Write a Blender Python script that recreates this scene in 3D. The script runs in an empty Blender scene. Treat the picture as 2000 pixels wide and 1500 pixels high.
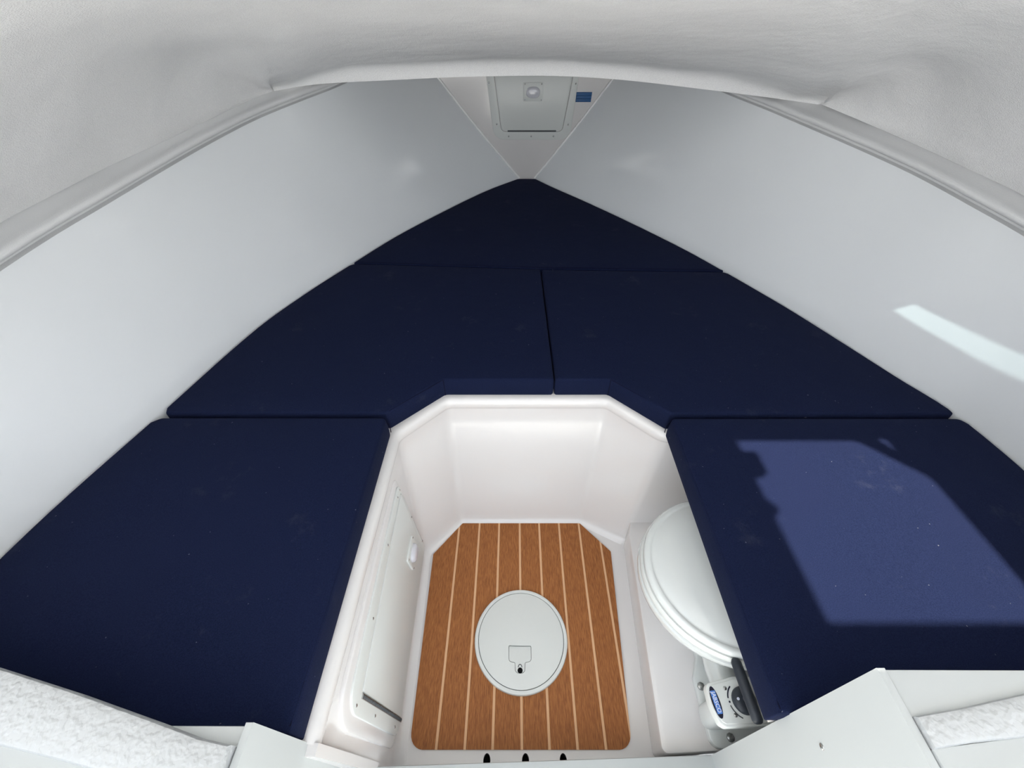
import bpy, bmesh, math, random
import numpy as np
from mathutils import Vector, Matrix, noise
from mathutils.geometry import delaunay_2d_cdt
random.seed(4)
C = bpy.context.scene.collection
S = bpy.context.scene
PI = math.pi

# ------------------------------------------------------------------ camera
cd = bpy.data.cameras.new('camera'); cam = bpy.data.objects.new('camera', cd); C.objects.link(cam)
cd.sensor_fit = 'HORIZONTAL'; cd.sensor_width = 36.0; cd.lens = 36.0*800/2000
cd.shift_x = -0.0025; cd.clip_start = 0.005; cd.clip_end = 300
cam.location = (0, 0, 1.16); cam.rotation_euler = (math.radians(90-43.2), 0, 0)
S.camera = cam

# ------------------------------------------------------------------ sky, sun, exposure
w = bpy.data.worlds.new('sky'); S.world = w; w.use_nodes = True
wn = w.node_tree.nodes; wl = w.node_tree.links
bg = wn['Background']
tc = wn.new('ShaderNodeTexCoord'); sep = wn.new('ShaderNodeSeparateXYZ'); rmp = wn.new('ShaderNodeValToRGB')
wl.new(tc.outputs['Generated'], sep.inputs[0]); wl.new(sep.outputs['Z'], rmp.inputs[0])
rmp.color_ramp.elements[0].position = 0.0; rmp.color_ramp.elements[0].color = (0.93, 0.95, 0.97, 1)
rmp.color_ramp.elements[1].position = 0.8; rmp.color_ramp.elements[1].color = (0.70, 0.80, 0.95, 1)
wl.new(rmp.outputs[0], bg.inputs['Color'])
bg.inputs['Strength'].default_value = 1.0
sd = bpy.data.lights.new('sun', 'SUN'); sun = bpy.data.objects.new('sun', sd); C.objects.link(sun)
sd.energy = 5.8; sd.angle = math.radians(0.6); sd.color = (1.0, 0.945, 0.82)
SUN = Vector((-0.75, -0.50, 1.0))
sun.rotation_euler = SUN.to_track_quat('Z', 'Y').to_euler(); sun.location = (-3, -2, 5)
S.view_settings.view_transform = 'Standard'; S.view_settings.look = 'None'
S.view_settings.gamma = 1.0; S.view_settings.use_curve_mapping = False
S.view_settings.exposure = 1.47

# ------------------------------------------------------------------ materials
def mat(name, col, rough=0.5, metal=0.0, spec=0.5, coat=0.0, sheen=0.0, trans=0.0):
    m = bpy.data.materials.new(name); m.use_nodes = True
    b = m.node_tree.nodes['Principled BSDF']
    b.inputs['Base Color'].default_value = (*col, 1); b.inputs['Roughness'].default_value = rough
    b.inputs['Metallic'].default_value = metal; b.inputs['Specular IOR Level'].default_value = spec
    b.inputs['Coat Weight'].default_value = coat; b.inputs['Coat Roughness'].default_value = 0.05
    b.inputs['Sheen Weight'].default_value = sheen
    b.inputs['Transmission Weight'].default_value = trans
    return m
def nd(m, t): return m.node_tree.nodes.new(t)
def lk(m, a, b): m.node_tree.links.new(a, b)
def coords(m, scale=(1, 1, 1)):
    t = nd(m, 'ShaderNodeTexCoord'); mp = nd(m, 'ShaderNodeMapping'); mp.inputs['Scale'].default_value = scale
    lk(m, t.outputs['Object'], mp.inputs[0]); return mp.outputs[0]
def nz(m, vec, scale, detail=3.0, rough=0.5):
    n = nd(m, 'ShaderNodeTexNoise'); n.inputs['Scale'].default_value = scale; n.inputs['Detail'].default_value = detail
    n.inputs['Roughness'].default_value = rough; lk(m, vec, n.inputs['Vector']); return n.outputs['Fac']
def ramp(m, fac, stops):
    r = nd(m, 'ShaderNodeValToRGB'); e = r.color_ramp.elements
    while len(e) < len(stops): e.new(0.5)
    for k, (p, c) in enumerate(stops): e[k].position = p; e[k].color = (*c, 1)
    lk(m, fac, r.inputs[0]); return r.outputs[0]
def bump(m, h, strength, dist, prev=None):
    b = nd(m, 'ShaderNodeBump'); b.inputs['Strength'].default_value = strength; b.inputs['Distance'].default_value = dist
    lk(m, h, b.inputs['Height'])
    if prev is not None: lk(m, prev, b.inputs['Normal'])
    return b.outputs[0]
def bs(m): return m.node_tree.nodes['Principled BSDF']

M = {}
M['gel'] = mat('white_gelcoat', (0.735, 0.715, 0.705), 0.16, coat=0.3)
M['hull'] = mat('hull_gelcoat', (0.86, 0.885, 0.905), 0.10, spec=0.45)
m = M['hull']; v = coords(m); lk(m, bump(m, nz(m, v, 5.0, 2), 0.12, 0.02), bs(m).inputs['Normal'])
M['liner'] = m = mat('headliner_fabric', (0.70, 0.70, 0.705), 0.95, spec=0.15)
v = coords(m)
lk(m, ramp(m, nz(m, v, 420, 2), [(0.3, (0.83, 0.83, 0.835)), (0.7, (0.91, 0.91, 0.91))]), bs(m).inputs['Base Color'])
b1 = bump(m, nz(m, v, 420, 2), 0.38, 0.003); b2 = bump(m, nz(m, v, 7, 3), 0.25, 0.03, b1)
lk(m, b2, bs(m).inputs['Normal'])
M['roll'] = m = mat('padded_vinyl', (0.74, 0.745, 0.75), 0.55, spec=0.3)
v = coords(m); lk(m, bump(m, nz(m, v, 500, 2), 0.25, 0.002), bs(m).inputs['Normal'])
M['navy'] = m = mat('navy_canvas', (0.010, 0.014, 0.048), 0.9, spec=0.06, sheen=0.02)
bs(m).inputs['Sheen Roughness'].default_value = 0.5; bs(m).inputs['Sheen Tint'].default_value = (0.55, 0.6, 0.85, 1)
v = coords(m)
base = ramp(m, nz(m, v, 620, 2, 0.7), [(0.3, (0.0045, 0.0075, 0.0260)), (0.7, (0.0105, 0.0155, 0.0460))])
lint = ramp(m, nz(m, v, 150, 1.0, 0.4), [(0.80, (0, 0, 0)), (0.83, (1, 1, 1))])
smud = ramp(m, nz(m, v, 9, 5, 0.75), [(0.62, (0, 0, 0)), (0.85, (0.10, 0.10, 0.10))])
mx = nd(m, 'ShaderNodeMixRGB'); mx.inputs['Color2'].default_value = (0.20, 0.21, 0.26, 1)
ad = nd(m, 'ShaderNodeMath'); ad.operation = 'ADD'; ad.use_clamp = True
ml = nd(m, 'ShaderNodeMath'); ml.operation = 'MULTIPLY'; ml.inputs[1].default_value = 0.5
lk(m, lint, ml.inputs[0]); lk(m, ml.outputs[0], ad.inputs[0]); lk(m, smud, ad.inputs[1])
lk(m, ad.outputs[0], mx.inputs['Fac']); lk(m, base, mx.inputs['Color1']); lk(m, mx.outputs[0], bs(m).inputs['Base Color'])
b1 = bump(m, nz(m, v, 1100, 2), 0.35, 0.001); lk(m, bump(m, nz(m, v, 11, 2), 0.15, 0.02, b1), bs(m).inputs['Normal'])
M['thread'] = mat('dark_seam_thread', (0.004, 0.005, 0.018), 0.9, spec=0.1)
M['teak'] = m = mat('teak_foam', (0.30, 0.135, 0.055), 0.6, spec=0.3)
v = coords(m, (1, 0.08, 1)); oi = nd(m, 'ShaderNodeObjectInfo')
vo = nd(m, 'ShaderNodeVectorMath'); vo.operation = 'ADD'; lk(m, v, vo.inputs[0]); lk(m, oi.outputs['Random'], vo.inputs[1])
gr = ramp(m, nz(m, vo.outputs[0], 700, 2, 0.6), [(0.30, (0.21, 0.072, 0.020)), (0.5, (0.31, 0.112, 0.032)), (0.72, (0.42, 0.165, 0.052))])
lk(m, gr, bs(m).inputs['Base Color']); lk(m, bump(m, nz(m, vo.outputs[0], 420, 3, 0.6), 0.4, 0.001), bs(m).inputs['Normal'])
M['caulk'] = mat('tan_caulk', (0.70, 0.42, 0.235), 0.6, spec=0.3)
M['plas'] = mat('white_plastic', (0.69, 0.71, 0.69), 0.32)
M['bead'] = mat('sealant_bead', (0.92, 0.92, 0.91), 0.3)
M['board'] = mat('starboard_plastic', (0.49, 0.515, 0.515), 0.45)
M['non'] = m = mat('nonskid_gelcoat', (0.46, 0.475, 0.48), 0.45)
v = coords(m)
lk(m, bump(m, ramp(m, nz(m, v, 135, 1.5), [(0.38, (0, 0, 0)), (0.62, (1, 1, 1))]), 0.30, 0.003), bs(m).inputs['Normal'])
M['china'] = mat('white_china', (0.68, 0.71, 0.70), 0.08, coat=0.5)
M['chrome'] = mat('stainless', (0.45, 0.45, 0.44), 0.25, metal=1.0)
M['black'] = mat('black_plastic', (0.018, 0.024, 0.034), 0.45)
M['dark'] = mat('dark_void', (0.01, 0.01, 0.01), 0.9, spec=0.05)
M['gap'] = mat('shadow_gap', (0.10, 0.105, 0.11), 0.8, spec=0.1)
M['blue'] = mat('dark_blue_pad', (0.008, 0.085, 0.24), 0.5)
M['logo'] = mat('label_blue', (0.10, 0.25, 0.70), 0.4)
M['ink'] = mat('label_ink', (0.012, 0.012, 0.03), 0.4)
M['print'] = mat('label_white', (0.75, 0.78, 0.90), 0.4)
M['lens'] = mat('clear_lens', (0.88, 0.88, 0.95), 0.08, trans=0.35, coat=0.5)
M['tint'] = m = bpy.data.materials.new('tinted_acrylic'); m.use_nodes = True
tp = nd(m, 'ShaderNodeBsdfTransparent'); tp.inputs[0].default_value = (0.085, 0.112, 0.122, 1)
gl = nd(m, 'ShaderNodeBsdfGlossy'); gl.inputs['Roughness'].default_value = 0.02; ms = nd(m, 'ShaderNodeMixShader'); ms.inputs[0].default_value = 0.05
lk(m, tp.outputs[0], ms.inputs[1]); lk(m, gl.outputs[0], ms.inputs[2]); lk(m, ms.outputs[0], m.node_tree.nodes['Material Output'].inputs[0])
M['deck'] = mat('cockpit_deck', (0.80, 0.79, 0.77), 0.6)
M['ground'] = m = mat('bounce_ground', (0.42, 0.40, 0.37), 0.9)
v = coords(m); lk(m, ramp(m, nz(m, v, 1.5, 5), [(0.3, (0.54, 0.53, 0.52)), (0.7, (0.64, 0.63, 0.62))]), bs(m).inputs['Base Color'])

# ------------------------------------------------------------------ helpers
def tag(o, label=None, cat=None, group=None, kind=None):
    if label: o['label'] = label
    if cat: o['category'] = cat
    if group: o['group'] = group
    if kind: o['kind'] = kind
    return o
def empty(name, loc, label=None, cat=None, group=None, kind=None):
    o = bpy.data.objects.new(name, None); C.objects.link(o); o.location = loc; o.empty_display_size = 0.05
    return tag(o, label, cat, group, kind)
def worldloc(o):
    p = Vector((0, 0, 0))
    while o: p += Vector(o.location); o = o.parent
    return p
def obj(name, verts, faces, m, parent=None, smooth=None, bevel=0.0, seg=2):
    """ONE mesh object from world-space verts; smooth = auto-smooth angle in degrees"""
    off = worldloc(parent) if parent else Vector((0, 0, 0))
    me = bpy.data.meshes.new(name)
    me.from_pydata([tuple(Vector(p)-off) for p in verts], [], [tuple(f) for f in faces])
    bm = bmesh.new(); bm.from_mesh(me)
    bmesh.ops.remove_doubles(bm, verts=bm.verts, dist=1e-6)
    bmesh.ops.recalc_face_normals(bm, faces=bm.faces)
    if smooth is not None:
        for f in bm.faces: f.smooth = True
        lim = math.radians(smooth)
        for e in bm.edges:
            if len(e.link_faces) == 2 and e.calc_face_angle(0) > lim: e.smooth = False
    bm.to_mesh(me); bm.free()
    me.materials.append(m)
    o = bpy.data.objects.new(name, me); C.objects.link(o)
    if parent: o.parent = parent
    if bevel:
        b = o.modifiers.new('bevel', 'BEVEL'); b.width = bevel; b.segments = seg; b.limit_method = 'ANGLE'; b.angle_limit = math.radians(40)
    return o
def grid(rows, close_u=False):
    n = len(rows[0]); V = [p for r in rows for p in r]; F = []
    for i in range(len(rows)-1):
        for j in range(n if close_u else n-1):
            k = (j+1) % n
            F.append((i*n+j, i*n+k, (i+1)*n+k, (i+1)*n+j))
    return V, F
def smooth_fn(pts):
    """monotone-ish C1 interpolation through (t, value) points"""
    t = [p[0] for p in pts]; y = [p[1] for p in pts]; n = len(t)
    d = [(y[i+1]-y[i])/(t[i+1]-t[i]) for i in range(n-1)]
    s = [d[0]]+[(0 if d[i-1]*d[i] <= 0 else 2*d[i-1]*d[i]/(d[i-1]+d[i])) for i in range(1, n-1)]+[d[-1]]
    def f(x):
        i = 0
        while i < n-2 and x > t[i+1]: i += 1
        h = t[i+1]-t[i]; u = (x-t[i])/h
        if u < 0: return y[0]+s[0]*(x-t[0])
        if u > 1: return y[-1]+s[-1]*(x-t[-1])
        return (2*u**3-3*u*u+1)*y[i]+(u**3-2*u*u+u)*h*s[i]+(-2*u**3+3*u*u)*y[i+1]+(u**3-u*u)*h*s[i+1]
    return f
def fillet(pts, rad, n=5, closed=True):
    """round the corners of a 2-D polygon; rad is one radius or one per point"""
    out = []; N = len(pts)
    for i, p in enumerate(pts):
        r = rad[i] if isinstance(rad, (list, tuple)) else rad
        p = Vector(p[:2])
        if not closed and i in (0, N-1): out.append(tuple(p)); continue
        a = Vector(pts[i-1][:2])-p; b = Vector(pts[(i+1) % N][:2])-p
        la, lb = a.length, b.length
        ang = a.angle(b)
        if r < 1e-5 or ang > PI-0.03:
            if closed: out.append(tuple(p))
            else: out += [tuple(p)]*(n+1)
            continue
        t = min(r/math.tan(ang/2), 0.49*la, 0.49*lb); rr = t*math.tan(ang/2)
        a.normalize(); b.normalize(); c = p+(a+b).normalized()*(rr/math.sin(ang/2))
        p0 = p+a*t; p1 = p+b*t; v0 = p0-c; v1 = p1-c; full = v0.angle(v1)
        for k in range(n+1):
            u = k/n; q = (v0*math.sin((1-u)*full)+v1*math.sin(u*full))/math.sin(full)
            out.append(tuple(c+q))
    return out
def resample(pts, step):
    out = []; N = len(pts)
    for i in range(N):
        a = Vector(pts[i]); b = Vector(pts[(i+1) % N]); k = max(1, int((b-a).length/step+0.5))
        for j in range(k): out.append(tuple(a+(b-a)*(j/k)))
    return out
def inside(p, poly):
    x, y = p; r = False; n = len(poly); j = n-1
    for i in range(n):
        xi, yi = poly[i]; xj, yj = poly[j]
        if (yi > y) != (yj > y) and x < (xj-xi)*(y-yi)/(yj-yi)+xi: r = not r
        j = i
    return r
def cap(outline, holes=()):
    """triangulated 2-D face with holes: returns pts, tris"""
    P = []; E = []
    for loop in (outline, *holes):
        s = len(P); n = len(loop); P += [Vector(q) for q in loop]; E += [(s+i, s+(i+1) % n) for i in range(n)]
    vs, es, fs, *_ = delaunay_2d_cdt(P, E, [], 0, 1e-7)
    T = []
    for f in fs:
        c = (sum(vs[i].x for i in f)/len(f), sum(vs[i].y for i in f)/len(f))
        if inside(c, outline) and not any(inside(c, h) for h in holes): T.append(tuple(f))
    return [tuple(v_) for v_ in vs], T
def plate_geo(outline, z0, z1, holes=(), r=0.0, F=None):
    """solid plate between heights z0 and z1, edge of the outline rounded by r; F maps (u, v, w) to the world"""
    F = F or (lambda u, v_, w_: (u, v_, w_))
    V = []; Fc = []
    def ring(loop, zs):
        base = len(V); n = len(loop)
        for (ins, z) in zs:
            V.extend(F(q[0], q[1], z) for q in (inset(loop, ins) if ins else loop))
        for i in range(len(zs)-1):
            for j in range(n):
                k = (j+1) % n
                Fc.append((base+i*n+j, base+i*n+k, base+(i+1)*n+k, base+(i+1)*n+j))
    top = inset(outline, r) if r else outline
    prof = [(0, z0), (0, z1-r), (r*0.3, z1-r*0.3), (r, z1)] if r else [(0, z0), (0, z1)]
    ring(outline, prof)
    for h in holes: ring(h, [(0, z0), (0, z1)])
    for loop, z in ((top, z1), (outline, z0)):
        P, T = cap(loop, holes); b = len(V)
        V.extend(F(q[0], q[1], z) for q in P); Fc.extend(tuple(b+i for i in t) for t in T)
    return V, Fc
def area(p): return 0.5*sum(p[i-1][0]*p[i][1]-p[i][0]*p[i-1][1] for i in range(len(p)))
def inset(loop, d):
    s = 1 if area(loop) > 0 else -1; n = len(loop); out = []
    for i in range(n):
        a = Vector(loop[i-1]); p = Vector(loop[i]); b = Vector(loop[(i+1) % n])
        e1 = (p-a); e2 = (b-p)
        if e1.length < 1e-9 or e2.length < 1e-9: e1 = e2 = b-a
        e1.normalize(); e2.normalize(); t = (e1+e2)
        if t.length < 1e-6: out.append(tuple(p)); continue
        t.normalize(); nrm = Vector((-t.y, t.x))*s; c = max(0.5, nrm.dot(Vector((-e1.y, e1.x))*s))
        out.append(tuple(p+nrm*(d/c)))
    return out
def plate(name, outline, z0, z1, m, parent=None, holes=(), r=0.0, F=None, smooth=35):
    V, Fc = plate_geo(outline, z0, z1, holes, r, F); return obj(name, V, Fc, m, parent, smooth)
def circle(cx, cy, r, n=32, ry=None): return [(cx+r*math.cos(2*PI*k/n), cy+(ry or r)*math.sin(2*PI*k/n)) for k in range(n)]
def rrect(x0, y0, x1, y1, r, n=4): return fillet([(x0, y0), (x1, y0), (x1, y1), (x0, y1)], r, n)
def tube_geo(path, r, n=8, closed=False):
    P = [Vector(p) for p in path]; N = len(P); rows = []; up = None
    for i, p in enumerate(P):
        if closed: t = P[(i+1) % N]-P[i-1]
        else: t = P[min(i+1, N-1)]-P[max(i-1, 0)]
        t.normalize()
        if up is None: up = t.orthogonal().normalized()
        up = (up-t*up.dot(t)).normalized(); s = t.cross(up)
        rr = r[i] if isinstance(r, (list, tuple)) else r
        rows.append([tuple(p+(up*math.cos(2*PI*k/n)+s*math.sin(2*PI*k/n))*rr) for k in range(n)])
    if closed: rows.append(rows[0])
    V, F = grid(rows, True)
    if not closed:
        F.append(tuple(range(n))); b = (N-1)*n; F.append(tuple(b+k for k in range(n)))
    return V, F
def tube(name, path, r, m, parent=None, n=8, closed=False):
    V, F = tube_geo(path, r, n, closed); return obj(name, V, F, m, parent, 50)
def lathe_geo(prof, c, n=24, F=None):
    F = F or (lambda u, v_, w_: (c[0]+u, c[1]+v_, c[2]+w_))
    rows = [[F(r*math.cos(2*PI*k/n), r*math.sin(2*PI*k/n), z) for k in range(n)] for r, z in prof]
    return grid(rows, True)
def lathe(name, prof, c, m, parent=None, n=24, F=None):
    V, Fc = lathe_geo(prof, c, n, F); return obj(name, V, Fc, m, parent, 40)
def frame(o, ux, uy, uz):
    o, ux, uy, uz = Vector(o), Vector(ux).normalized(), Vector(uy).normalized(), Vector(uz).normalized()
    return lambda u, v_, w_: tuple(o+ux*u+uy*v_+uz*w_)
def screw(parent, F, u, v_, w_, r=0.0035, name='screw', label=None):
    G = lambda a, b, c: F(u+a, v_+b, w_+c)
    o = lathe(name, [(0.0001, r*0.45), (r*0.5, r*0.42), (r*0.85, r*0.25), (r, -r*0.1), (r, -r*0.4)], (0, 0, 0), M['chrome'], parent, 8, G)
    if label: o['label'] = label
    return o

# ------------------------------------------------------------------ lines of the hull (read along the boat, x to starboard, y to the bow)
xbl = smooth_fn([(-0.6, -0.93), (-0.1, -0.92), (0.313, -0.892), (0.655, -0.828), (0.986, -0.760), (1.181, -0.690), (1.384, -0.599), (1.603, -0.497), (1.844, -0.357), (2.181, -0.136), (2.375, 0.030)])
xbr = smooth_fn([(-0.6, 1.07), (-0.1, 1.066), (0.30, 1.055), (0.497, 1.048), (0.640, 1.032), (0.774, 0.980), (0.917, 0.926), (1.081, 0.862), (1.310, 0.757), (1.479, 0.674), (1.72, 0.533), (2.002, 0.352), (2.26, 0.175), (2.375, 0.105)])
xtl = smooth_fn([(-0.6, -0.98), (0, -0.965), (0.686, -0.938), (0.797, -0.928), (0.922, -0.906), (1.073, -0.880), (1.255, -0.845), (1.46, -0.790), (1.65, -0.705), (1.79, -0.635), (2.375, -0.44)])
xtr = smooth_fn([(-0.6, 1.07), (0, 1.055), (0.803, 1.024), (0.922, 1.007), (1.06, 0.983), (1.188, 0.945), (1.355, 0.882), (1.55, 0.805), (1.737, 0.723), (2.375, 0.54)])
zt = lambda y: 0.80+0.12*(y-0.7)
xul = smooth_fn([(-0.6, -1.03), (0, -1.02), (0.78, -0.981), (0.882, -0.963), (1.016, -0.938), (1.143, -0.900), (1.309, -0.856), (1.53, -0.795), (1.65, -0.735), (1.85, -0.62), (2.375, -0.36)])
xur = smooth_fn([(-0.6, 1.11), (0, 1.10), (0.889, 1.059), (1.0, 1.037), (1.143, 1.007), (1.29, 0.967), (1.457, 0.915), (1.65, 0.82), (1.85, 0.70), (2.375, 0.46)])
zu = lambda y: 0.840+0.12*(y-0.7)
YS = [-0.12+2.49*k/64 for k in range(65)]

# ------------------------------------------------------------------ hull sides
def hull_side(name, fb, ft, label):
    rows = []
    for y in YS:
        xb, xt = fb(y), ft(y); z1 = zt(y); r = [(xb, y, 0.02), (xb, y, 0.30), (xb, y, 0.44)]
        for k in range(11):
            u = k/10; r.append((xb+(xt-xb)*(u+0.10*u*(1-u)), y, 0.46+(z1-0.46)*u))
        r += [(xt+math.copysign(0.020, xt), y, z1+0.002)]
        rows.append(r)
    V, F = grid(rows); return tag(obj(name, V, F, M['hull'], None, 50), label, kind='structure')
hull_side('wall_left', xbl, xtl, 'glossy white port hull side curving up from the cushions to the bow')
hull_side('wall_right', xbr, xtr, 'glossy white starboard hull side curving up from the cushions to the bow')
# bow bulkhead between the two hull sides
def flat_front():
    F = frame((0, 2.372, 0), (1, 0, 0), (0, 0, 1), (0, -1, 0))
    out = [(-0.03, 0.30), (0.17, 0.30), (0.17, 0.48), (0.60, 1.02), (0.60, 1.16), (-0.52, 1.16), (-0.52, 1.02), (0.00, 0.48)]
    return tag(plate('wall_front', out, -0.03, 0.0, M['gel'], F=F), 'glossy white triangular bow bulkhead holding the locker hatch', kind='structure')
flat_front()
for nm, fb, ft, sgn, lab in (('trim_1', xbl, xtl, 1, 'thin white sealant bead on port edge of bow bulkhead'), ('trim_2', xbr, xtr, -1, 'thin white sealant bead on starboard edge of bow bulkhead')):
    y = 2.367; path = []
    for k in range(2, 12):
        u = k/10; xb, xt = fb(y), ft(y)
        path.append((xb+(xt-xb)*(u-0.2+0.10*(u-0.2)*(1.2-u))+sgn*0.003, y-0.001, 0.46+(zt(y)-0.46)*(u-0.2)))
    tag(tube(nm, path, 0.0050, M['bead']), lab, kind='structure')
# padded rolls between hull side and headliner
def roll(name, ft, fu, sgn, label):
    rows = []
    for y in YS:
        ax, az = ft(y), zt(y); out = max(0.012, (ax-fu(y))*sgn)
        prof = [(0.0, 0.0), (0.011, 0.003), (0.011, 0.0125), (0.001, 0.0125), (-0.006, 0.0135), (-0.0105, 0.0165), (-0.012, 0.0205), (-0.0105, 0.0245), (-0.006, 0.0275), (0.002, 0.0293)]
        prof += [(0.002+(out-0.002)*u, 0.0293+0.0107*u**1.7) for u in (0.2, 0.4, 0.6, 0.8, 1.0)]
        prof += [(out+0.03, 0.055)]
        rows.append([(ax-sgn*o_, y, az+z_) for o_, z_ in prof])
    V, F = grid(rows); return tag(obj(name, V, F, M['roll'], None, 70), label, kind='structure')
roll('trim_3', xtl, xul, 1, 'soft padded white roll along the top of the port hull side')
roll('trim_4', xtr, xur, -1, 'soft padded white roll along the top of the starboard hull side')

# ------------------------------------------------------------------ ceiling: fabric headliner falling forward to a wrapped lip
LIP = [(-0.767, 1.59, 0.947), (-0.664, 1.61, 0.958), (-0.504, 1.63, 0.966), (-0.224, 1.65, 0.974), (0.042, 1.66, 0.979), (0.325, 1.65, 0.970), (0.644, 1.59, 0.947), (0.784, 1.53, 0.939), (0.919, 1.46, 0.930)]
def ceiling():
    lx = smooth_fn([(p[0], p[1]) for p in LIP]); lz = smooth_fn([(p[0], p[2]) for p in LIP])
    cl = [(0, LIP[0]), (0.5, (-0.426, 0.85, 1.16)), (1.0, (-0.33, 0.2, 1.265))]
    cm = [(0.5, (0.05, 0.80, 1.165)), (1.0, (0.08, 0.2, 1.285))]
    cr = [(0, LIP[-1]), (0.5, (0.62, 0.80, 1.16)), (1.0, (0.52, 0.2, 1.265))]
    def cur(c, v_): return tuple(smooth_fn([(t, p[k]) for t, p in c])(v_) for k in range(3))
    NC, NS, NV = 26, 14, 40
    rows = []
    def row(v_):
        L = Vector(cur(cl, v_)); R = Vector(cur(cr, v_))
        yl = 1.585+(0.2-1.585)*v_; yr = 1.455+(0.2-1.455)*v_
        UL = Vector((xul(yl)+0.012, yl, zu(yl)+0.0040)); UR = Vector((xur(yr)-0.014, yr, zu(yr)+0.0045))
        if v_ == 0: UL = L.copy(); UR = R.copy()
        r = [Vector((UL.x-0.042, UL.y, UL.z-0.014))]
        for k in range(NS):
            u = k/NS; p = UL.lerp(L, u); b = 0.085*math.sin(PI*u)*min(1, v_*4); r.append(p+Vector((-0.55*b, 0, 0.8*b)))
        for k in range(NC+1):
            u = k/NC; x = L.x+(R.x-L.x)*u
            lipp = Vector((LIP[0][0]+(LIP[-1][0]-LIP[0][0])*u, 0, 0)); lipp.y = lx(lipp.x); lipp.z = lz(lipp.x)
            if v_ < 0.5:
                Mid = Vector(cur([(0, tuple(Vector((0.045, 1.66, 0.979)))), cm[0], cm[1]], v_))
            else: Mid = Vector(cur([(0, (0.045, 1.66, 0.979))]+cm, v_))
            base = L.lerp(R, u); md = L.lerp(R, 0.5)
            q = base+(Mid-md)*(4*u*(1-u))
            corr = lipp-(Vector(LIP[0]).lerp(Vector(LIP[-1]), u)+(Vector((0.045, 1.66, 0.979))-Vector(LIP[0]).lerp(Vector(LIP[-1]), 0.5))*(4*u*(1-u)))
            q += corr*max(0, 1-v_*3)
            q.z += (0.036*(1-math.exp(-v_/0.006))+0.008*(1-math.exp(-v_/0.03)))*math.exp(-v_/0.25)*min(1, 8*u*(1-u))
            r.append(q)
        for k in range(1, NS+1):
            u = k/NS; p = R.lerp(UR, u); b = 0.085*math.sin(PI*u)*min(1, v_*4); r.append(p+Vector((0.55*b, 0, 0.8*b)))
        r.append(Vector((UR.x+0.044, UR.y, UR.z-0.014)))
        if v_ > 0: r[NS+1].z += 0.010; r[NS+1+NC].z += 0.010
        # wrinkles of the cloth near the lip
        for i, p in enumerate(r):
            f = math.exp(-((v_-0.10)/0.09)**2)*0.009*min(1, v_*14)
            ed = min(1, min(i, len(r)-1-i)/4) if i not in (0, 1, len(r)-2, len(r)-1) else 0
            p.z += ed*f*noise.noise(Vector((p.x*11, p.y*22, 3.1)))+0.003*ed*noise.noise(Vector((p.x*4, p.y*5, 8)))
        return [tuple(p) for p in r]
    first = row(0.0)
    # forward of the lip: the cloth wraps up and the deck runs on to the bow
    fwd = []
    for k, (dy, dz) in enumerate(((0.55, 0.16), (0.10, 0.085), (0.02, 0.07), (0.010, 0.030), (0.006, 0.010))):
        r = []
        for i, p in enumerate(first):
            e = dy/0.55; y = p[1]+dy*(1.6 if k == 0 else 1)
            r.append((p[0]*(1-0.10*e), y, p[2]+dz))
        fwd.append(r)
    fwd[0] = [(p[0], 2.40, 1.13) for p in fwd[0]]
    lo = [(p[0], p[1], p[2]) for p in first]
    rows = fwd+[lo]+[row(v_) for v_ in [0.0015, 0.004, 0.007, 0.011, 0.016, 0.022, 0.030, 0.040]+[k/NV for k in range(2, NV+1)]]
    V, F = grid(rows)
    global CEIL_AFT; CEIL_AFT = rows[-1]
    o = obj('ceiling', V, F, M['liner'], None, 60)
    # added unseen tinted pane: opening cut so sun throws a strip on the hull
    Q = [Vector(p) for p in ((0.964, 0.889, 0.584), (0.978, 0.864, 0.616), (1.031, 0.648, 0.637), (1.047, 0.570, 0.645), (1.046, 0.545, 0.605), (1.035, 0.616, 0.599), (0.985, 0.816, 0.581))]
    Q = [Q[0], Q[1], Q[3], Q[4], Q[6]]
    cen = sum(Q, Vector())/len(Q); planes = []
    for i in range(len(Q)):
        n_ = (Q[i]-Q[i-1]).cross(SUN).normalized()
        if n_.dot(cen-Q[i]) > 0: n_ = -n_
        planes.append((Q[i], n_))
    near = lambda c: c.z > 1.05 and (c-cen-SUN*((c.z-cen.z)/SUN.z)).length < 0.40
    bm = bmesh.new(); bm.from_mesh(o.data)
    for q, n_ in planes:
        g = [f for f in bm.faces if near(f.calc_center_median())]
        es = list({e for f in g for e in f.edges}); vs_ = list({v2 for f in g for v2 in f.verts})
        bmesh.ops.bisect_plane(bm, geom=g+es+vs_, plane_co=q, plane_no=n_, dist=1e-6)
    ins = [f for f in bm.faces if near(f.calc_center_median()) and all(n_.dot(f.calc_center_median()-q) < 0 for q, n_ in planes)]
    PV = []; PF = []
    for f in ins:
        b_ = len(PV); PV += [tuple(v2.co) for v2 in f.verts]; PF.append(tuple(range(b_, b_+len(f.verts))))
    bmesh.ops.delete(bm, geom=ins, context='FACES'); bm.to_mesh(o.data); bm.free()
    tag(obj('sun_strip_pane', PV, PF, M['tint'], None, 60), 'added unseen tinted pane in the headliner throwing a sun strip on the starboard hull', kind='structure')
    return tag(o, 'pale grey fabric headliner sloping down to a wrapped front lip', kind='structure')
ceiling()
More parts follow.
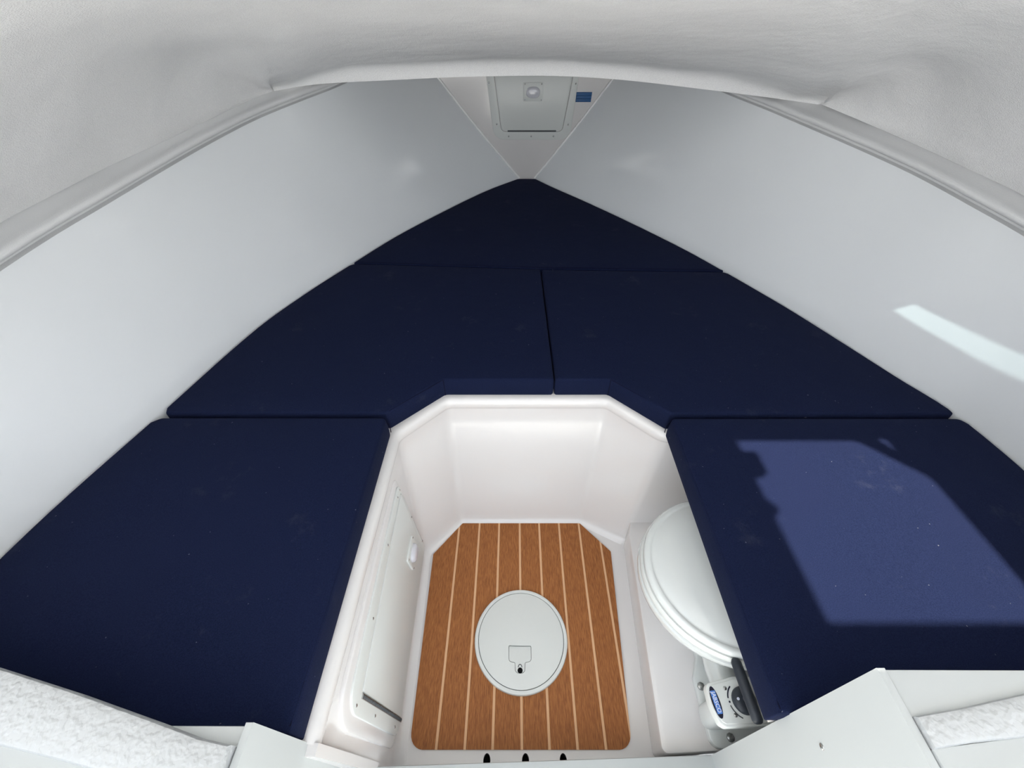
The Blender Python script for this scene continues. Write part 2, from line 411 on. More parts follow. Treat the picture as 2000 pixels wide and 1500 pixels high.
# side fill of deck above the rolls, forward of the lip
for nm, fu, c, lab in (('ceiling.001', xul, LIP[0], 'deck underside over the port roll beyond the headliner lip'), ('ceiling.002', xur, LIP[-1], 'deck underside over the starboard roll beyond the headliner lip')):
    rows = []
    for k in range(12):
        y = c[1]-0.02+(2.40-c[1]+0.02)*k/11
        rows.append([(fu(y)-math.copysign(0.03, -c[0])*0-math.copysign(0.02, -fu(y)) if False else fu(y), y, zu(y)), (c[0]*(1-0.1*k/11)*(1-0.25*k/11), min(y+0.01, 2.40), max(zu(y)+0.012, c[2]+0.155*min(1, k/3)))])
    V, F = grid(rows); tag(obj(nm, V, F, M['liner'], None, 60), lab, kind='structure')
# unseen cabin roof; hatchway shaped for the sun patch, with added blocks for hand-shadow notches
RZ = 1.45; DX, DY = -0.75*(RZ-1.285), -0.50*(RZ-1.285)
HX0, HX1, HY0, HY1 = -0.146+DX, 0.224+DX, -0.211+DY, 0.157+DY
hole = [(HX0, HY0), (HX1, HY0), (HX1, 0.062+DY), (0.132+DX, HY1), (HX0+0.0, HY1)]
hole = fillet(hole, [0.004, 0.004, 0.03, 0.03, 0.01], 4)
tag(plate('ceiling.003', [(-1.6, -0.70), (1.6, -0.70), (1.6, 0.125), (-1.6, 0.125)], RZ-0.012, RZ+0.015, M['gel'], holes=[hole, [(x+DX, y+DY) for x, y in ((0.152, 0.1605), (0.1985, 0.1605), (0.2035, 0.1045), (0.190, 0.1045))]]), 'unseen white cabin roof with a hatchway shaped for the sun patch', kind='structure')  # small second slot is added to let through a sliver of sun

hdr = CEIL_AFT  # unseen strip added to block sun at the gap below the roof
V = [p for p in hdr]+[(p[0], 0.120, RZ-0.006) for p in hdr]; n_ = len(hdr)
tag(obj('ceiling.004', V, [(i, i+1, n_+i+1, n_+i) for i in range(n_-1)], M['liner']), 'unseen fabric strip added to stop sun leaking between headliner and cabin roof', kind='structure')
roof = bpy.data.objects['ceiling.003']
shadow_block = [(-0.152, -0.038), (-0.142, -0.034), (-0.128, -0.020), (-0.130, -0.008), (-0.140, 0.004), (-0.152, 0.008)]  # added outline imitating a hand's shadow on the edge of the sun patch
plate('hand_shadow_block', [(x+DX, y+DY) for x, y in shadow_block], RZ-0.008, RZ+0.010, M['chrome'], roof)
ring_o = rrect(-0.150, 0.060, -0.112, 0.118, 0.008); ring_i = rrect(-0.142, 0.082, -0.128, 0.100, 0.004)  # second added blocker, a ring for the upper notch of the hand shadow
plate('hand_shadow_ring', [(x+DX, y+DY) for x, y in ring_o], RZ-0.008, RZ+0.010, M['chrome'], roof, holes=[[(x+DX, y+DY) for x, y in ring_i]])
# ------------------------------------------------------------------ berth moulding: deck under the cushions, footwell walls, toilet recess
RIM = [(-0.292, 0.0725), (-0.292, 0.638), (-0.180, 0.756), (0.245, 0.756), (0.362, 0.640), (0.95, 0.640)]
BOT = [(-0.2485, 0.0725), (-0.262, 0.528), (-0.163, 0.632), (0.202, 0.632), (0.322, 0.568), (0.95, 0.568)]
def off_open(pl, d):
    out = []; n = len(pl)
    for i in range(n):
        a = Vector(pl[max(i-1, 0)]); p = Vector(pl[i]); b = Vector(pl[min(i+1, n-1)])
        e1 = (p-a) if i else (b-p); e2 = (b-p) if i < n-1 else (p-a)
        e1 = e1.normalized() if e1.length > 1e-9 else e2.normalized(); e2 = e2.normalized() if e2.length > 1e-9 else e1
        t = (e1+e2).normalized(); nr = Vector((t.y, -t.x)); out.append(tuple(p+nr*d/max(0.6, nr.dot(Vector((e1.y, -e1.x))))))
    return out
def dense(pl, rad):
    f = fillet(pl, rad, 6, closed=False); return f
berth = empty('berth_base', (0.05, 0.6, 0), 'white moulded berth base with an octagonal footwell under the navy cushions', 'berth')
rim = dense(RIM, 0.045); bot = dense(BOT, 0.04)
rows = []
for d, z in ((-0.03, 0.404), (-0.004, 0.404), (0.004, 0.403), (0.010, 0.399), (0.0135, 0.392), (0.0145, 0.384), (0.0135, 0.377), (0.011, 0.373), (0.010, 0.368)):
    rows.append([(p[0], p[1], z) for p in off_open(rim, d)])
top = off_open(rim, 0.010)
for k in range(1, 9):
    u = k/8; rows.append([(a[0]*(1-u)+b[0]*u, a[1]*(1-u)+b[1]*u, 0.368*(1-u)+0.030*u) for a, b in zip(top, bot)])
for d, z in ((0.004, 0.016), (0.011, 0.006), (0.022, 0.001)):
    rows.append([(p[0], p[1], z) for p in off_open(bot, d)])
V, F = grid(rows); obj('footwell_wall', V, F, M['gel'], berth, 50)
# deck panels carrying the cushions
def hull_pts(fn, y0, y1, d, n=24): return [(fn(y0+(y1-y0)*k/n)+d, y0+(y1-y0)*k/n) for k in range(n+1)]
deck = [(-0.30, 0.08), (-0.30, 0.640), (-0.184, 0.765), (0.249, 0.765), (0.370, 0.644), (0.370, 0.098)] + hull_pts(xbr, 0.098, 2.36, -0.004) + hull_pts(xbl, 2.36, 0.08, 0.004)
plate('deck_panel', deck, 0.390, 0.4035, M['gel'], berth)
# toilet platform (step) and its recess back wall
plat = fillet([(0.290, 0.088), (0.317, 0.545), (0.335, 0.60), (0.96, 0.60), (0.96, 0.115)], [0.012, 0.014, 0.014, 0.012, 0.012], 5)
plate('toilet_step', plat, 0.0, 0.080, M['gel'], berth, r=0.006)

# ------------------------------------------------------------------ floor pan
tag(plate('floor', [(-0.30, -0.02), (0.35, -0.02), (0.35, 0.66), (-0.30, 0.66)], -0.03, 0.0, M['gel'], holes=[circle(x, 0.085, 0.0075, 16, 0.012) for x in (-0.058, 0.023, 0.102)]), 'white moulded footwell floor pan around the teak panel', kind='structure')
flo = bpy.data.objects['floor']
for x in (-0.058, 0.023, 0.102):
    V, F = lathe_geo([(1.0, 0.0), (1.0, -0.028), (0.0001, -0.028)], (0, 0, 0), 16, lambda u, v_, w_, x=x: (x+u*0.0075, 0.085+v_*0.012, w_-0.0005))
    obj('drain_hole', V, F, M['dark'], flo, 40)

# ------------------------------------------------------------------ teak panel: planks and caulk seams
mat_out = fillet([(-0.232, 0.520), (-0.157, 0.6145), (0.197, 0.6145), (0.276, 0.528), (0.2485, 0.102), (-0.2225, 0.102)], [0.004, 0.004, 0.004, 0.004, 0.028, 0.028], 6)
teak = empty('teak_panel', (0.02, 0.35, 0), 'brown teak look panel with light seams on the footwell floor', 'floor panel')
def clip_x(poly, x0, x1):
    for xx, keep in ((x0, 1), (x1, -1)):
        out = []
        for i in range(len(poly)):
            a, b = poly[i-1], poly[i]; ia = (a[0]-xx)*keep >= 0; ib = (b[0]-xx)*keep >= 0
            if ia != ib:
                t = (xx-a[0])/(b[0]-a[0]); out.append((xx, a[1]+(b[1]-a[1])*t))
            if ib: out.append(b)
        poly = out
    return poly
lines = [-0.166, -0.1055, -0.0465, 0.0155, 0.074, 0.1335, 0.1935, 0.2505]
cw = 0.0028
xs = [-0.30]+lines+[0.30]
for i in range(len(xs)-1):
    p = clip_x(mat_out, xs[i]+(cw if i else 0), xs[i+1]-(cw if i < len(xs)-2 else 0))
    if len(p) > 2: plate('plank', p, 0.0005, 0.0050, M['teak'], teak)
for x in lines:
    p = clip_x(mat_out, x-cw+0.0001, x+cw-0.0001)
    if len(p) > 2: plate('caulk_seam', p, 0.0005, 0.0046, M['caulk'], teak)

# ------------------------------------------------------------------ round deck plate
dp = empty('deck_plate', (0.016, 0.307, 0.005), 'round white inspection plate with a recessed latch on the teak panel', 'hatch')
cx, cy = 0.016, 0.307
R = 0.1145
lathe('rim', [(R, 0.0002), (R, 0.004), (R-0.0015, 0.0068), (R-0.004, 0.0078), (R-0.0088, 0.0078), (R-0.0092, 0.0070), (R-0.0092, 0.001)], (cx, cy, 0.005), M['plas'], dp, 72)
lo = [(cx-0.0275, 0.292), (cx+0.0275, 0.291), (cx+0.027, 0.258), (cx+0.0125, 0.2555), (cx+0.0115, 0.239), (cx+0.006, 0.2345), (cx-0.006, 0.2345), (cx-0.0115, 0.239), (cx-0.0125, 0.2555), (cx-0.027, 0.258)]
lo = [(x-0.003, y) for x, y in lo]
lo = fillet(lo, [0.003, 0.003, 0.007, 0.002, 0.003, 0.005, 0.005, 0.003, 0.002, 0.007], 3)
plate('lid', circle(cx, cy, R-0.0104, 72), 0.0055, 0.0128, M['plas'], dp, holes=[lo], r=0.0006)
plate('lid_gap', circle(cx, cy, R-0.0086, 72), 0.0052, 0.0058, M['gap'], dp, holes=[lo])
plate('latch_pocket', inset(lo, -0.0015), 0.0052, 0.0060, M['gap'], dp)
li = inset(lo, 0.0011)
# the paddle dips to a finger scoop at its forward end
P, T = cap(resample(li, 0.004)); G = []
def paddle_z(x, y):
    t = min(1, max(0, (y-0.268)/0.020)); side = 1-min(1, abs(x-(cx-0.003))/0.026)**4
    return 0.0125-0.0052*t*t*(0.5+0.5*side)
Vp = [(x, y, paddle_z(x, y)) for x, y in P]; nb = len(Vp)
loop = resample(li, 0.004); Vp += [(x, y, 0.0065) for x, y in loop]+[(x, y, paddle_z(x, y)) for x, y in loop]; nl = len(loop)
obj('latch_paddle', Vp, T+[(nb+i, nb+(i+1) % nl, nb+nl+(i+1) % nl, nb+nl+i) for i in range(nl)], M['plas'], dp, 40)
tube('latch_ring', [(cx-0.003+0.0042*math.cos(a), 0.2465+0.0060*math.sin(a), 0.0130) for a in [PI*k/8 for k in range(9)]], 0.0009, M['gap'], dp, 6)
lathe('latch_hole', [(0.0060, 0.0), (0.0060, 0.0008), (0.0001, 0.0009)], (cx-0.003, 0.2402, 0.0124), M['dark'], dp, 16)

# ------------------------------------------------------------------ cushions
def cushion(name, outline, label, seams, ztop=0.460, zbot=0.4045, rad=0.006, seed=0):
    """soft foam pad: crowned top, rounded shoulders, slightly bulging sides"""
    ol = resample(outline, 0.014)
    if area(ol) < 0: ol = ol[::-1]
    rings = [ol]+[inset(ol, d) for d in (0.0012, 0.0035, 0.007, 0.014, 0.03)]
    rz = [rad, rad*0.55, rad*0.22, 0.0004, -0.0006, -0.0012]
    seg = np.array(ol); nxt = np.roll(seg, -1, axis=0)
    def dist(p):
        a = seg; d = nxt-a; t = np.clip(((np.array(p)-a)*d).sum(1)/np.maximum((d*d).sum(1), 1e-12), 0, 1)
        q = a+d*t[:, None]-np.array(p); return math.sqrt((q*q).sum(1).min())
    pts = []; E = []
    n = len(ol); pts += [Vector(p) for p in ol]; E = [(i, (i+1) % n) for i in range(n)]
    for ri, d in ((1, 0.0012), (2, 0.0035), (3, 0.007), (4, 0.014), (5, 0.03)):
        for p in rings[ri]:
            if inside(p, ol) and dist(p) > d*0.75: pts.append(Vector(p))
    x0, x1 = seg[:, 0].min(), seg[:, 0].max(); y0, y1 = seg[:, 1].min(), seg[:, 1].max()
    st = 0.03; y = y0
    while y < y1:
        x = x0+(st/2 if int(round((y-y0)/st)) % 2 else 0)
        while x < x1:
            if inside((x, y), ol) and dist((x, y)) > 0.042: pts.append(Vector((x, y)))
            x += st
        y += st
    vs, es, fs, *_ = delaunay_2d_cdt(pts, E, [], 1, 1e-6)
    def zz(p):
        d = dist(p)
        if d < rad: k = 1-d/rad; z = ztop-rad*(1-math.sqrt(max(0, 1-k*k)))
        else: z = ztop+0.004*min(1, (d-rad)/0.10)**0.6
        return z+0.0018*noise.noise(Vector((p[0]*5+seed, p[1]*5, seed)))*min(1, d/0.05)
    V = [(p.x, p.y, zz((p.x, p.y))) for p in vs]; Fc = [tuple(f) for f in fs]
    H = ztop-rad-zbot; prof = [(0, ztop-rad), (-0.0010, zbot+H*0.62), (-0.0011, zbot+H*0.35), (0.0, zbot+0.003), (0.0015, zbot)]
    b = len(V)
    for ins, z in prof: V += [(p[0], p[1], z) for p in (inset(ol, ins) if ins else ol)]
    for i in range(len(prof)-1):
        for j in range(n): k = (j+1) % n; Fc.append((b+i*n+j, b+i*n+k, b+(i+1)*n+k, b+(i+1)*n+j))
    P, T = cap(inset(ol, 0.0015)); b2 = len(V); V += [(p[0], p[1], zbot) for p in P]; Fc += [tuple(b2+i for i in t) for t in T]
    root = empty(name, (float(seg[:, 0].mean()), float(seg[:, 1].mean()), zbot), label, 'cushion', 'navy berth cushions')
    obj('cover', V, Fc, M['navy'], root, 70)
    for path in seams: tube('seam', path, 0.0010, M['thread'], root, 5)
    return root
def sm(pts, z=0.4594, ins=(0, 0)):
    out = []
    for i in range(len(pts)-1):
        a, b = Vector(pts[i]), Vector(pts[i+1])
        for k in range(8): out.append(tuple(a.lerp(b, k/8)))
    out.append(pts[-1]); return out
zs = 0.4602
# bow triangle
ob = fillet([(-0.590, 1.392), (0.10, 1.349), (0.746, 1.332)]+hull_pts(xbr, 1.345, 2.352, -0.006, 26)+hull_pts(xbl, 2.352, 1.405, 0.006, 26), 0.0, 3)
ob = fillet(ob, [0.012, 0, 0.012]+[0]*26+[0.02, 0.02]+[0]*26, 4)
cushion('cushion', ob, 'navy triangular cushion filling the point of the bow', [sm([(-0.57, 1.396, zs), (0.10, 1.354, zs), (0.725, 1.338, zs)])], seed=1)
# middle pair
om = fillet([(-0.812, 0.647), (-0.298, 0.647), (-0.180, 0.762), (0.1000, 0.762), (0.092, 1.342), (-0.585, 1.384)]+hull_pts(xbl, 1.372, 0.665, 0.006, 22), [0.006, 0.008, 0.018, 0.006, 0.008, 0.008]+[0]*22+[0.012], 4)
cushion('cushion.001', om, 'navy port middle cushion with a cut corner above the footwell', [sm([(-0.294, 0.655, zs-0.002), (-0.178, 0.7655, zs-0.002), (0.096, 0.7655, zs-0.002)]), [(-0.180, 0.7605, 0.458), (-0.180, 0.759, 0.43), (-0.180, 0.7605, 0.406)]], seed=2)
om = fillet([(1.022, 0.645), (0.362, 0.645), (0.243, 0.762), (0.1035, 0.762), (0.096, 1.340), (0.738, 1.322)]+hull_pts(xbr, 1.312, 0.662, -0.006, 22), [0.006, 0.008, 0.018, 0.006, 0.008, 0.010]+[0]*22+[0.012], 4)
cushion('cushion.002', om, 'navy starboard middle cushion with a cut corner above the footwell', [sm([(0.358, 0.655, zs-0.002), (0.241, 0.7655, zs-0.002), (0.1075, 0.7655, zs-0.002)]), [(0.243, 0.7605, 0.458), (0.243, 0.759, 0.43), (0.243, 0.7605, 0.406)]], seed=3)
# aft pair
oa = fillet([(-0.905, 0.0765), (-0.2945, 0.0765), (-0.2945, 0.634), (-0.812, 0.634)]+hull_pts(xbl, 0.620, 0.090, 0.006, 14), [0.006, 0.002, 0.012, 0.02]+[0]*15, 4)
cushion('cushion.003', oa, 'navy port aft cushion in shade beside the footwell door', [sm([(-0.2975, 0.085, zs-0.0022), (-0.2975, 0.622, zs-0.0022)]), sm([(-0.2985, 0.629, 0.458), (-0.2935, 0.634, 0.43), (-0.2945, 0.633, 0.408)])], seed=4)
oa = fillet([(1.054, 0.0980), (0.3575, 0.0980), (0.3575, 0.632), (1.020, 0.632)]+hull_pts(xbr, 0.615, 0.106, -0.006, 14), [0.006, 0.002, 0.012, 0.02]+[0]*15, 4)
cushion('cushion.004', oa, 'navy starboard aft cushion lit by a patch of sun above the toilet', [sm([(0.3605, 0.103, zs-0.0022), (0.3605, 0.622, zs-0.0022)]), sm([(0.3610, 0.628, 0.458), (0.3560, 0.633, 0.43), (0.3575, 0.632, 0.408)])], seed=5)

# ------------------------------------------------------------------ courtesy light used on both doors
def courtesy_light(parent, F, wd, ht, pts):
    a = plate_geo(rrect(-wd/2, -ht/2, wd/2, ht/2, 0.006), 0.0, 0.004, r=0.0012, F=F)
    p = obj('light_plate', *a, M['plas'], parent, 35)
    rows = []
    for s, z in ((1.0, 0.004), (0.97, 0.008), (0.85, 0.0115), (0.6, 0.0135), (0.25, 0.0142), (0.01, 0.0143)):
        rows.append([F(0.70*wd/2*s*math.copysign(abs(math.cos(t))**0.8, math.cos(t)), 0.62*ht/2*s*math.copysign(abs(math.sin(t))**0.8, math.sin(t))-ht*0.02, z) for t in [2*PI*k/28 for k in range(28)]])
    V, Fc = grid(rows, True); o = obj('light_lens', V, Fc, M['lens'], p, 60); o['label'] = 'clear oval light lens'
    for sx in (-1, 1):
        for sy in (-1, 1): screw(p, F, sx*wd*0.42, sy*ht*0.42, 0.004, 0.003)

# ------------------------------------------------------------------ bow locker hatch
bh = empty('locker_hatch', (0.088, 2.372, 0.64), 'white anchor locker hatch with a small light on the bow bulkhead', 'hatch')
BF = frame((0, 2.372, 0), (1, 0, 0), (0, 0, 1), (0, -1, 0))
fo = fillet([(-0.140, 0.965), (-0.103, 0.640), (0.279, 0.640), (0.304, 0.965)], [0.01, 0.055, 0.055, 0.01], 8)
di = [(-0.101, 0.945), (-0.066, 0.678), (0.238, 0.678), (0.278, 0.945)]
do = fillet(di, [0.01, 0.022, 0.022, 0.01], 5)
plate('hatch_frame', fo, 0.0, 0.008, M['plas'], bh, holes=[inset(do, -0.0022) if area(do) > 0 else inset(do, -0.0022)], r=0.002, F=BF)
plate('hatch_gap', do, 0.0, 0.0015, M['dark'], bh, F=BF)
dr = plate('hatch_door', inset(do, 0.0012), 0.0016, 0.0085, M['plas'], bh, r=0.001, F=BF)
hg = plate('hinge', rrect(-0.035, 0.6755, 0.208, 0.6825, 0.002), 0.007, 0.0105, M['gap'], bh, F=BF); hg['label'] = 'dark slotted hinge strip'
for x, z in ((-0.121, 0.876), (0.288, 0.872), (-0.089, 0.709), (0.266, 0.707), (-0.030, 0.656), (0.083, 0.656), (0.196, 0.656)): screw(bh, BF, x, z, 0.008, 0.0042)
LF = frame((0.088, 2.3635, 0.840), (1, 0, 0), (0, 0, 1), (0, -1, 0))
courtesy_light(bh, LF, 0.094, 0.074, None)
# blue ribbed pad beside the hatch
bp = empty('blue_tag', (0.33, 2.372, 0.80), 'small dark blue ribbed tag to the right of the bow locker hatch', 'tag')
for k in range(3):
    z0 = 0.800+k*0.0127
    plate('rib', [(0.294+0.0005*k, z0), (0.366+0.0008*k, z0), (0.367+0.0008*k, z0+0.0117), (0.2945+0.0005*k, z0+0.0117)], 0.0, 0.006, M['blue'], bp, r=0.0012, F=BF)
plate('backing', [(0.2935, 0.799), (0.367, 0.799), (0.369, 0.8385), (0.295, 0.8385)], 0.0, 0.003, M['blue'], bp, F=BF)

# ------------------------------------------------------------------ footwell door on the port wall
def wx(z, y): # the port wall of the well
    u = (0.368-z)/(0.368-0.030); a = -0.282; t = max(0, min(1, (y+0.02)/0.548)); b = -0.246-0.016*t
    return a+(b-a)*u
o0 = Vector((wx(0.03, 0.3), 0.0, 0.03)); o1 = Vector((wx(0.34, 0.3), 0.0, 0.34))
uv = (o1-o0).normalized(); base = o0-uv*0.03
ya = Vector((wx(0.2, 0.52)-wx(0.2, 0.10), 0.42, 0)).normalized(); o_at = Vector((wx(0, 0.3), 0.3, 0))-ya*0.3
nrm = ya.cross(uv); nrm = nrm if nrm.x > 0 else -nrm
DF = frame(o_at, ya, uv, nrm)
sdoor = empty('footwell_hatch', (-0.26, 0.33, 0.03), 'white hinged locker door set in the port wall of the footwell', 'door')
plate('surround', fillet([(0.098, 0.028), (0.533, 0.040), (0.550, 0.350), (0.095, 0.352)], [0.035, 0.02, 0.02, 0.055], 6), -0.003, 0.006, M['gel'], sdoor, r=0.005, F=DF)
fr = fillet([(0.118, 0.032), (0.522, 0.046), (0.540, 0.330), (0.118, 0.330)], [0.03, 0.012, 0.012, 0.04], 6)
dd = fillet([(0.150, 0.040), (0.505, 0.052), (0.531, 0.306), (0.152, 0.286)], [0.004, 0.006, 0.006, 0.006], 3)
plate('door_frame', fr, 0.0060, 0.0100, M['plas'], sdoor, holes=[inset(dd, -0.002)], r=0.002, F=DF)
plate('door_gap', inset(dd, -0.001), 0.0060, 0.0066, M['gap'], sdoor, F=DF)
plate('door_panel', dd, 0.0067, 0.0118, M['plas'], sdoor, r=0.0015, F=DF)
hp = plate('hinge', [(0.1425, 0.036), (0.1495, 0.036), (0.1495, 0.284), (0.1425, 0.284)], 0.0100, 0.0122, M['chrome'], sdoor, F=DF); hp['label'] = 'metal piano hinge'
V = []; Fc = []
for k in range(22):
    z = 0.042+0.011*k; a = tube_geo([DF(0.146, z, 0.0118), DF(0.146, z+0.0095, 0.0118)], 0.0030, 8); b = len(V); V += a[0]; Fc += [tuple(b+i for i in f) for f in a[1]]
kn = obj('hinge_knuckle', V, Fc, M['gap'], hp, 50)
for yy, zz_ in ((0.131, 0.20), (0.131, 0.07), (0.131, 0.300), (0.26, 0.309), (0.40, 0.315), (0.512, 0.318), (0.533, 0.316), (0.528, 0.20), (0.523, 0.08)): screw(sdoor, DF, yy, zz_, 0.0100, 0.003)
LO = Vector(DF(0.455, 0.157, 0.0118))
courtesy_light(sdoor, frame(LO, ya, uv, nrm), 0.066, 0.056, None)

# ------------------------------------------------------------------ toilet
to = empty('marine_toilet', (0.44, 0.34, 0.08), 'white marine toilet with closed lid half hidden under the starboard cushion', 'toilet')
def egg(s, dx=0.0, n=56):
    pts = []
    for k in range(n):
        t = 2*PI*k/n; c, s_ = math.cos(t), math.sin(t)
        a = 0.170 if c < 0 else 0.190
        pts.append((0.430+dx+a*s*c, 0.340+0.155*s*s_*(1-0.10*max(0, c))))
    return pts
def rings(name, prof, m, close_top=True):
    rows = [[(p[0], p[1], z) for p in egg(s, dx)] for s, dx, z in prof]
    V, F = grid(rows, True); return obj(name, V, F, m, to, 45)
rings('bowl', [(0.52, 0.03, 0.092), (0.53, 0.03, 0.105), (0.56, 0.03, 0.14), (0.66, 0.02, 0.19), (0.82, 0.01, 0.235), (0.95, 0.0, 0.265), (1.02, 0, 0.285), (1.035, 0, 0.298), (1.03, 0, 0.305), (0.99, 0, 0.308), (0.7, 0, 0.308)], M['china'])
rings('seat', [(0.985, 0, 0.309), (1.015, 0, 0.310), (1.025, 0, 0.315), (1.022, 0, 0.322), (1.005, 0, 0.327), (0.95, 0, 0.328), (0.7, 0, 0.328)], M['plas'])
rings('lid', [(0.97, 0, 0.3295), (0.995, 0, 0.330), (1.003, 0, 0.334), (0.997, 0, 0.340), (0.975, 0, 0.344), (0.945, 0, 0.3455), (0.925, 0, 0.3440), (0.915, 0, 0.3435), (0.90, 0, 0.3445), (0.86, 0, 0.3475), (0.7, 0, 0.352), (0.4, 0, 0.355), (0.01, 0, 0.356)], M['china'])
plate('base_flange', fillet([(0.386, 0.095), (0.386, 0.21), (0.405, 0.25), (0.40, 0.44), (0.60, 0.44), (0.60, 0.095)], [0.02, 0.02, 0.03, 0.03, 0.03, 0.02], 5), 0.0805, 0.094, M['china'], to, r=0.004)
tube('discharge_elbow', [(0.425, 0.325, 0.21), (0.424, 0.285, 0.185), (0.424, 0.25, 0.165), (0.425, 0.215, 0.150), (0.43, 0.18, 0.145), (0.43, 0.15, 0.145)], [0.034, 0.034, 0.032, 0.030, 0.030, 0.030], M['china'], to, 18)
for x, y in ((0.397, 0.195), (0.428, 0.112)): screw(to, frame((0, 0, 0), (1, 0, 0), (0, 1, 0), (0, 0, 1)), x, y, 0.094, 0.0085, 'bolt')
# hand pump with top plate, badge, knob and bar handle
pump = plate('pump_body', fillet([(0.378, 0.124), (0.378, 0.166), (0.455, 0.166), (0.455, 0.124)], 0.014, 4), 0.094, 0.2375, M['plas'], to, r=0.003)
pf = frame((0, 0, 0), (1, 0, 0), (0, 1, 0), (0, 0, 1))
plt = fillet([(0.3465, 0.170), (0.3455, 0.140), (0.353, 0.113), (0.362, 0.108), (0.455, 0.110), (0.455, 0.180), (0.400, 0.181)], [0.010, 0.05, 0.008, 0.006, 0.01, 0.01, 0.02], 5)
plate('pump_cover', plt, 0.237, 0.254, M['plas'], to, r=0.003)
plate('pump_cover_rim', inset(plt, 0.0045), 0.2535, 0.2562, M['plas'], to, r=0.0012)
T0 = 0.2562
ax = Vector((0.3545-0.3535, 0.120-0.165)); 
# badge: black oval, blue band, white letters running toward the stern
bc = Vector((0.3555, 0.1425)); au = Vector((0.0035, -0.043)).normalized(); av = Vector((-au.y, au.x))
def BG(u, v_, w_): p = bc+au*u+av*v_; return (p.x, p.y, w_)
bad = plate('badge', circle(0, 0, 0.0230, 32, 0.0072), T0-0.0005, T0+0.0006, M['ink'], to, F=BG); bad['label'] = 'dark oval maker badge with blue lettering band'
plate('badge_band', rrect(-0.0165, -0.0045, 0.0165, 0.0045, 0.001, 2), T0+0.0006, T0+0.0009, M['logo'], bad, F=BG)
fc = bpy.data.curves.new('badge_text', 'FONT'); fc.body = 'JABSCO'; fc.size = 0.0098; fc.align_x = 'CENTER'; fc.align_y = 'CENTER'; fc.extrude = 0.0; fc.offset = 0.0002; fc.resolution_u = 2
fo_ = bpy.data.objects.new('badge_text_source', fc); C.objects.link(fo_); bpy.context.view_layer.update()
me = bpy.data.meshes.new_from_object(fo_.evaluated_get(bpy.context.evaluated_depsgraph_get()))
tv = [BG(v_.co.x*0.88, v_.co.y, T0+0.0011) for v_ in me.vertices]; tf = [tuple(p.vertices) for p in me.polygons]
bpy.data.objects.remove(fo_)
obj('badge_lettering', tv, tf, M['print'], bad)
for x, y in ((0.3785, 0.1625), (0.3830, 0.1245), (0.446, 0.163), (0.446, 0.125)): screw(to, pf, x, y, T0, 0.0036)
def arc(name, c, r, a0, a1, wdt, m):
    k = 14; A = [math.radians(a0+(a1-a0)*i/k) for i in range(k+1)]
    out = [(c[0]+(r+wdt)*math.cos(a), c[1]+(r+wdt)*math.sin(a)) for a in A]+[(c[0]+(r-wdt)*math.cos(a), c[1]+(r-wdt)*math.sin(a)) for a in A[::-1]]
    return plate(name, out, T0-0.0005, T0+0.0005, m, to)
kc = (0.405, 0.1445)
arc('dial_mark', kc, 0.0265, 128, 172, 0.0011, M['ink']); arc('dial_mark', kc, 0.0265, 194, 246, 0.0009, M['gap'])
plate('dial_dot', circle(kc[0]-0.0255, kc[1]-0.0015, 0.0016, 10), T0-0.0005, T0+0.0006, M['ink'], to)
kn = lathe('knob', [(0.0001, 0.012), (0.012, 0.012), (0.018, 0.010), (0.0205, 0.006), (0.0205, 0.0)], (kc[0], kc[1], T0), M['black'], to, 32); kn['label'] = 'black selector knob'
plate('knob_mark', circle(kc[0]-0.0135, kc[1]+0.001, 0.0022, 10), T0+0.0100, T0+0.0124, M['print'], kn)
hd = tube('pump_handle', [(0.3805, 0.192, 0.330), (0.3805, 0.190, 0.330), (0.3805, 0.186, 0.330), (0.381, 0.17, 0.330), (0.382, 0.148, 0.330), (0.383, 0.125, 0.330), (0.384, 0.108, 0.330), (0.384, 0.1045, 0.330), (0.384, 0.103, 0.330)], [0.0035, 0.0062, 0.0084, 0.0088, 0.0088, 0.0088, 0.0084, 0.0062, 0.0035], M['black'], to, 16); hd['label'] = 'black bar handle of the hand pump'
tube('pump_rod', [(0.383, 0.148, 0.326), (0.395, 0.148, 0.30), (0.405, 0.1445, 0.266)], 0.005, M['black'], to, 12)

# ------------------------------------------------------------------ companionway bulkhead, jamb boards, sill and non-skid ledges at the camera
wb = empty('wall_back', (0.0, 0.0, 0.0), 'white companionway bulkhead and sill at the bottom of the view', kind='structure')
def hexa(name, pts, z0, z1, m, r=0.0015, z1b=None): return plate(name, pts, z0, z1, m, wb, r=r)
# sill
plate('sill', [(-0.30, 0.0675), (0.385, 0.085), (0.385, -0.30), (-0.30, -0.30)], -0.03, 0.118, M['board'], wb, r=0.003)
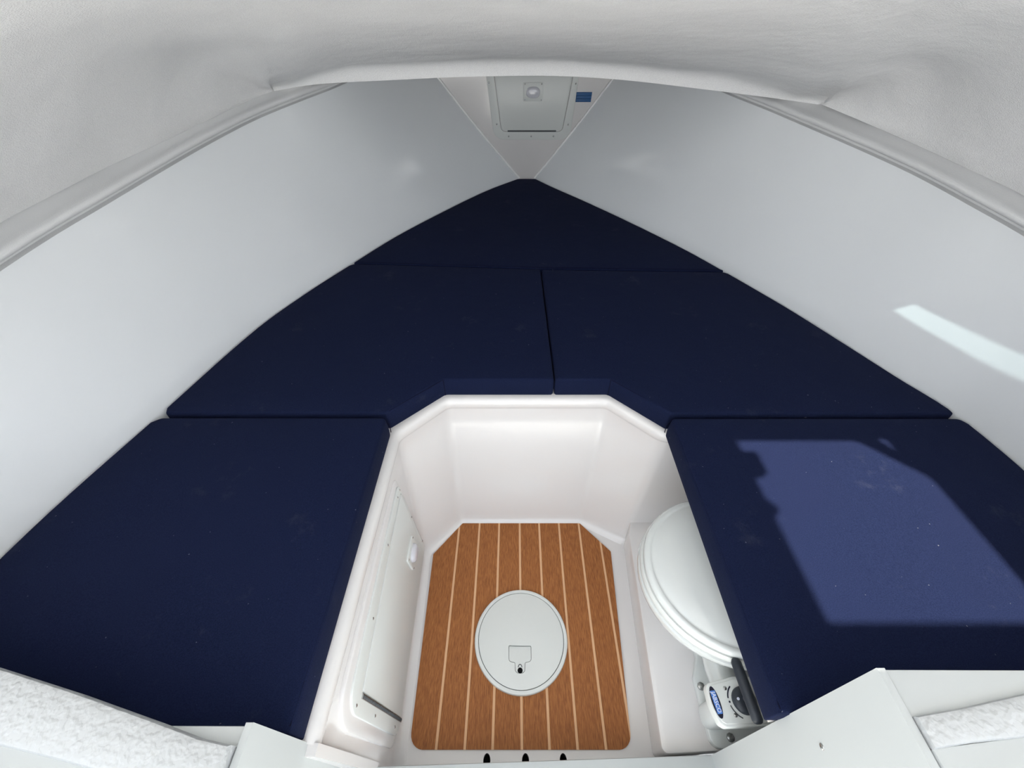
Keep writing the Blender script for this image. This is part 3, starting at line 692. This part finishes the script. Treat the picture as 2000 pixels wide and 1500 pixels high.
# port side
plate('bulkhead_panel', [(-0.299, 0.072), (-0.299, -0.30), (-1.05, -0.30), (-1.05, 0.0735)], 0.0, 0.570, M['board'], wb, r=0.002)
jp = plate('jamb_board', [(-0.290, 0.0745), (-0.290, -0.30), (-0.2985, -0.30), (-0.2985, 0.0745)], 0.10, 0.575, M['board'], wb, r=0.0012)
plate('jamb_fillet', [(0, 0.0600), (1, 0.0600), (1, 0.0745), (0, 0.0745)], 0.0, 0.398, M['gel'], wb, F=lambda u, v_, w_: (-0.2905+u*(0.0440-0.0290*w_/0.398), v_, w_))
nsl = [(-0.3000, 0.0545), (-0.335, 0.0600), (-0.395, 0.0750), (-0.50, 0.100), (-0.62, 0.126), (-0.80, 0.16), (-1.0, 0.18), (-1.0, 0.09), (-0.80, 0.085), (-0.62, 0.066), (-0.47, 0.042), (-0.38, 0.026), (-0.300, 0.012)]
plate('nonskid_pad', nsl, 0.565, 0.590, M['non'], wb, r=0.006)
plate('ledge', [(-0.3000, 0.020), (-0.38, 0.030), (-0.62, 0.072), (-1.0, 0.10), (-1.0, -0.30), (-0.3000, -0.30)], 0.560, 0.5835, M['board'], wb, r=0.003)
# starboard side
RK = lambda u, v_, w_: (u, v_-0.0430*(0.66-w_), w_)   # its face rakes aft toward the sill
plate('bulkhead_panel', [(0.3815, 0.1065), (0.3815, -0.30), (1.08, -0.30), (1.08, 0.1045)], 0.0, 0.657, M['board'], wb, r=0.002, F=RK)
jr = plate('jamb_board', [(0.3725, 0.1075), (0.3725, -0.30), (0.3810, -0.30), (0.3810, 0.1075)], 0.10, 0.659, M['board'], wb, r=0.0012, F=RK)
nsr = [(0.3825, 0.0680), (0.43, 0.0740), (0.503, 0.0855), (0.62, 0.103), (0.85, 0.13), (1.05, 0.14), (1.05, 0.07), (0.85, 0.07), (0.62, 0.062), (0.474, 0.0525), (0.42, 0.0485), (0.3825, 0.0440)]
plate('nonskid_pad', nsr, 0.650, 0.664, M['non'], wb, r=0.004)
plate('ledge', [(0.3825, 0.0450), (0.474, 0.0535), (0.62, 0.064), (1.05, 0.072), (1.05, -0.30), (0.3825, -0.30)], 0.650, 0.6605, M['board'], wb, r=0.002)
JF = frame((0.3725, 0, 0), (0, 1, 0), (0, 0, 1), (-1, 0, 0))
for y, z in ((0.061, 0.50), (0.050, 0.25), (0.02, 0.50)): screw(jr, JF, y, z, 0.0, 0.0040)
# cockpit sole behind the bulkhead and an added, unseen ground plane reflecting sun
tag(plate('floor.001', [(-1.4, -4.5), (1.4, -4.5), (1.4, -0.31), (-1.4, -0.31)], 0.02, 0.06, M['deck']), 'pale cockpit sole behind the companionway', kind='structure')
tag(plate('floor.002', [(-60, -60), (60, -60), (60, 60), (-60, 60)], -1.30, -1.25, M['ground']), 'added unseen ground plane below the boat reflecting sun upward', kind='structure')
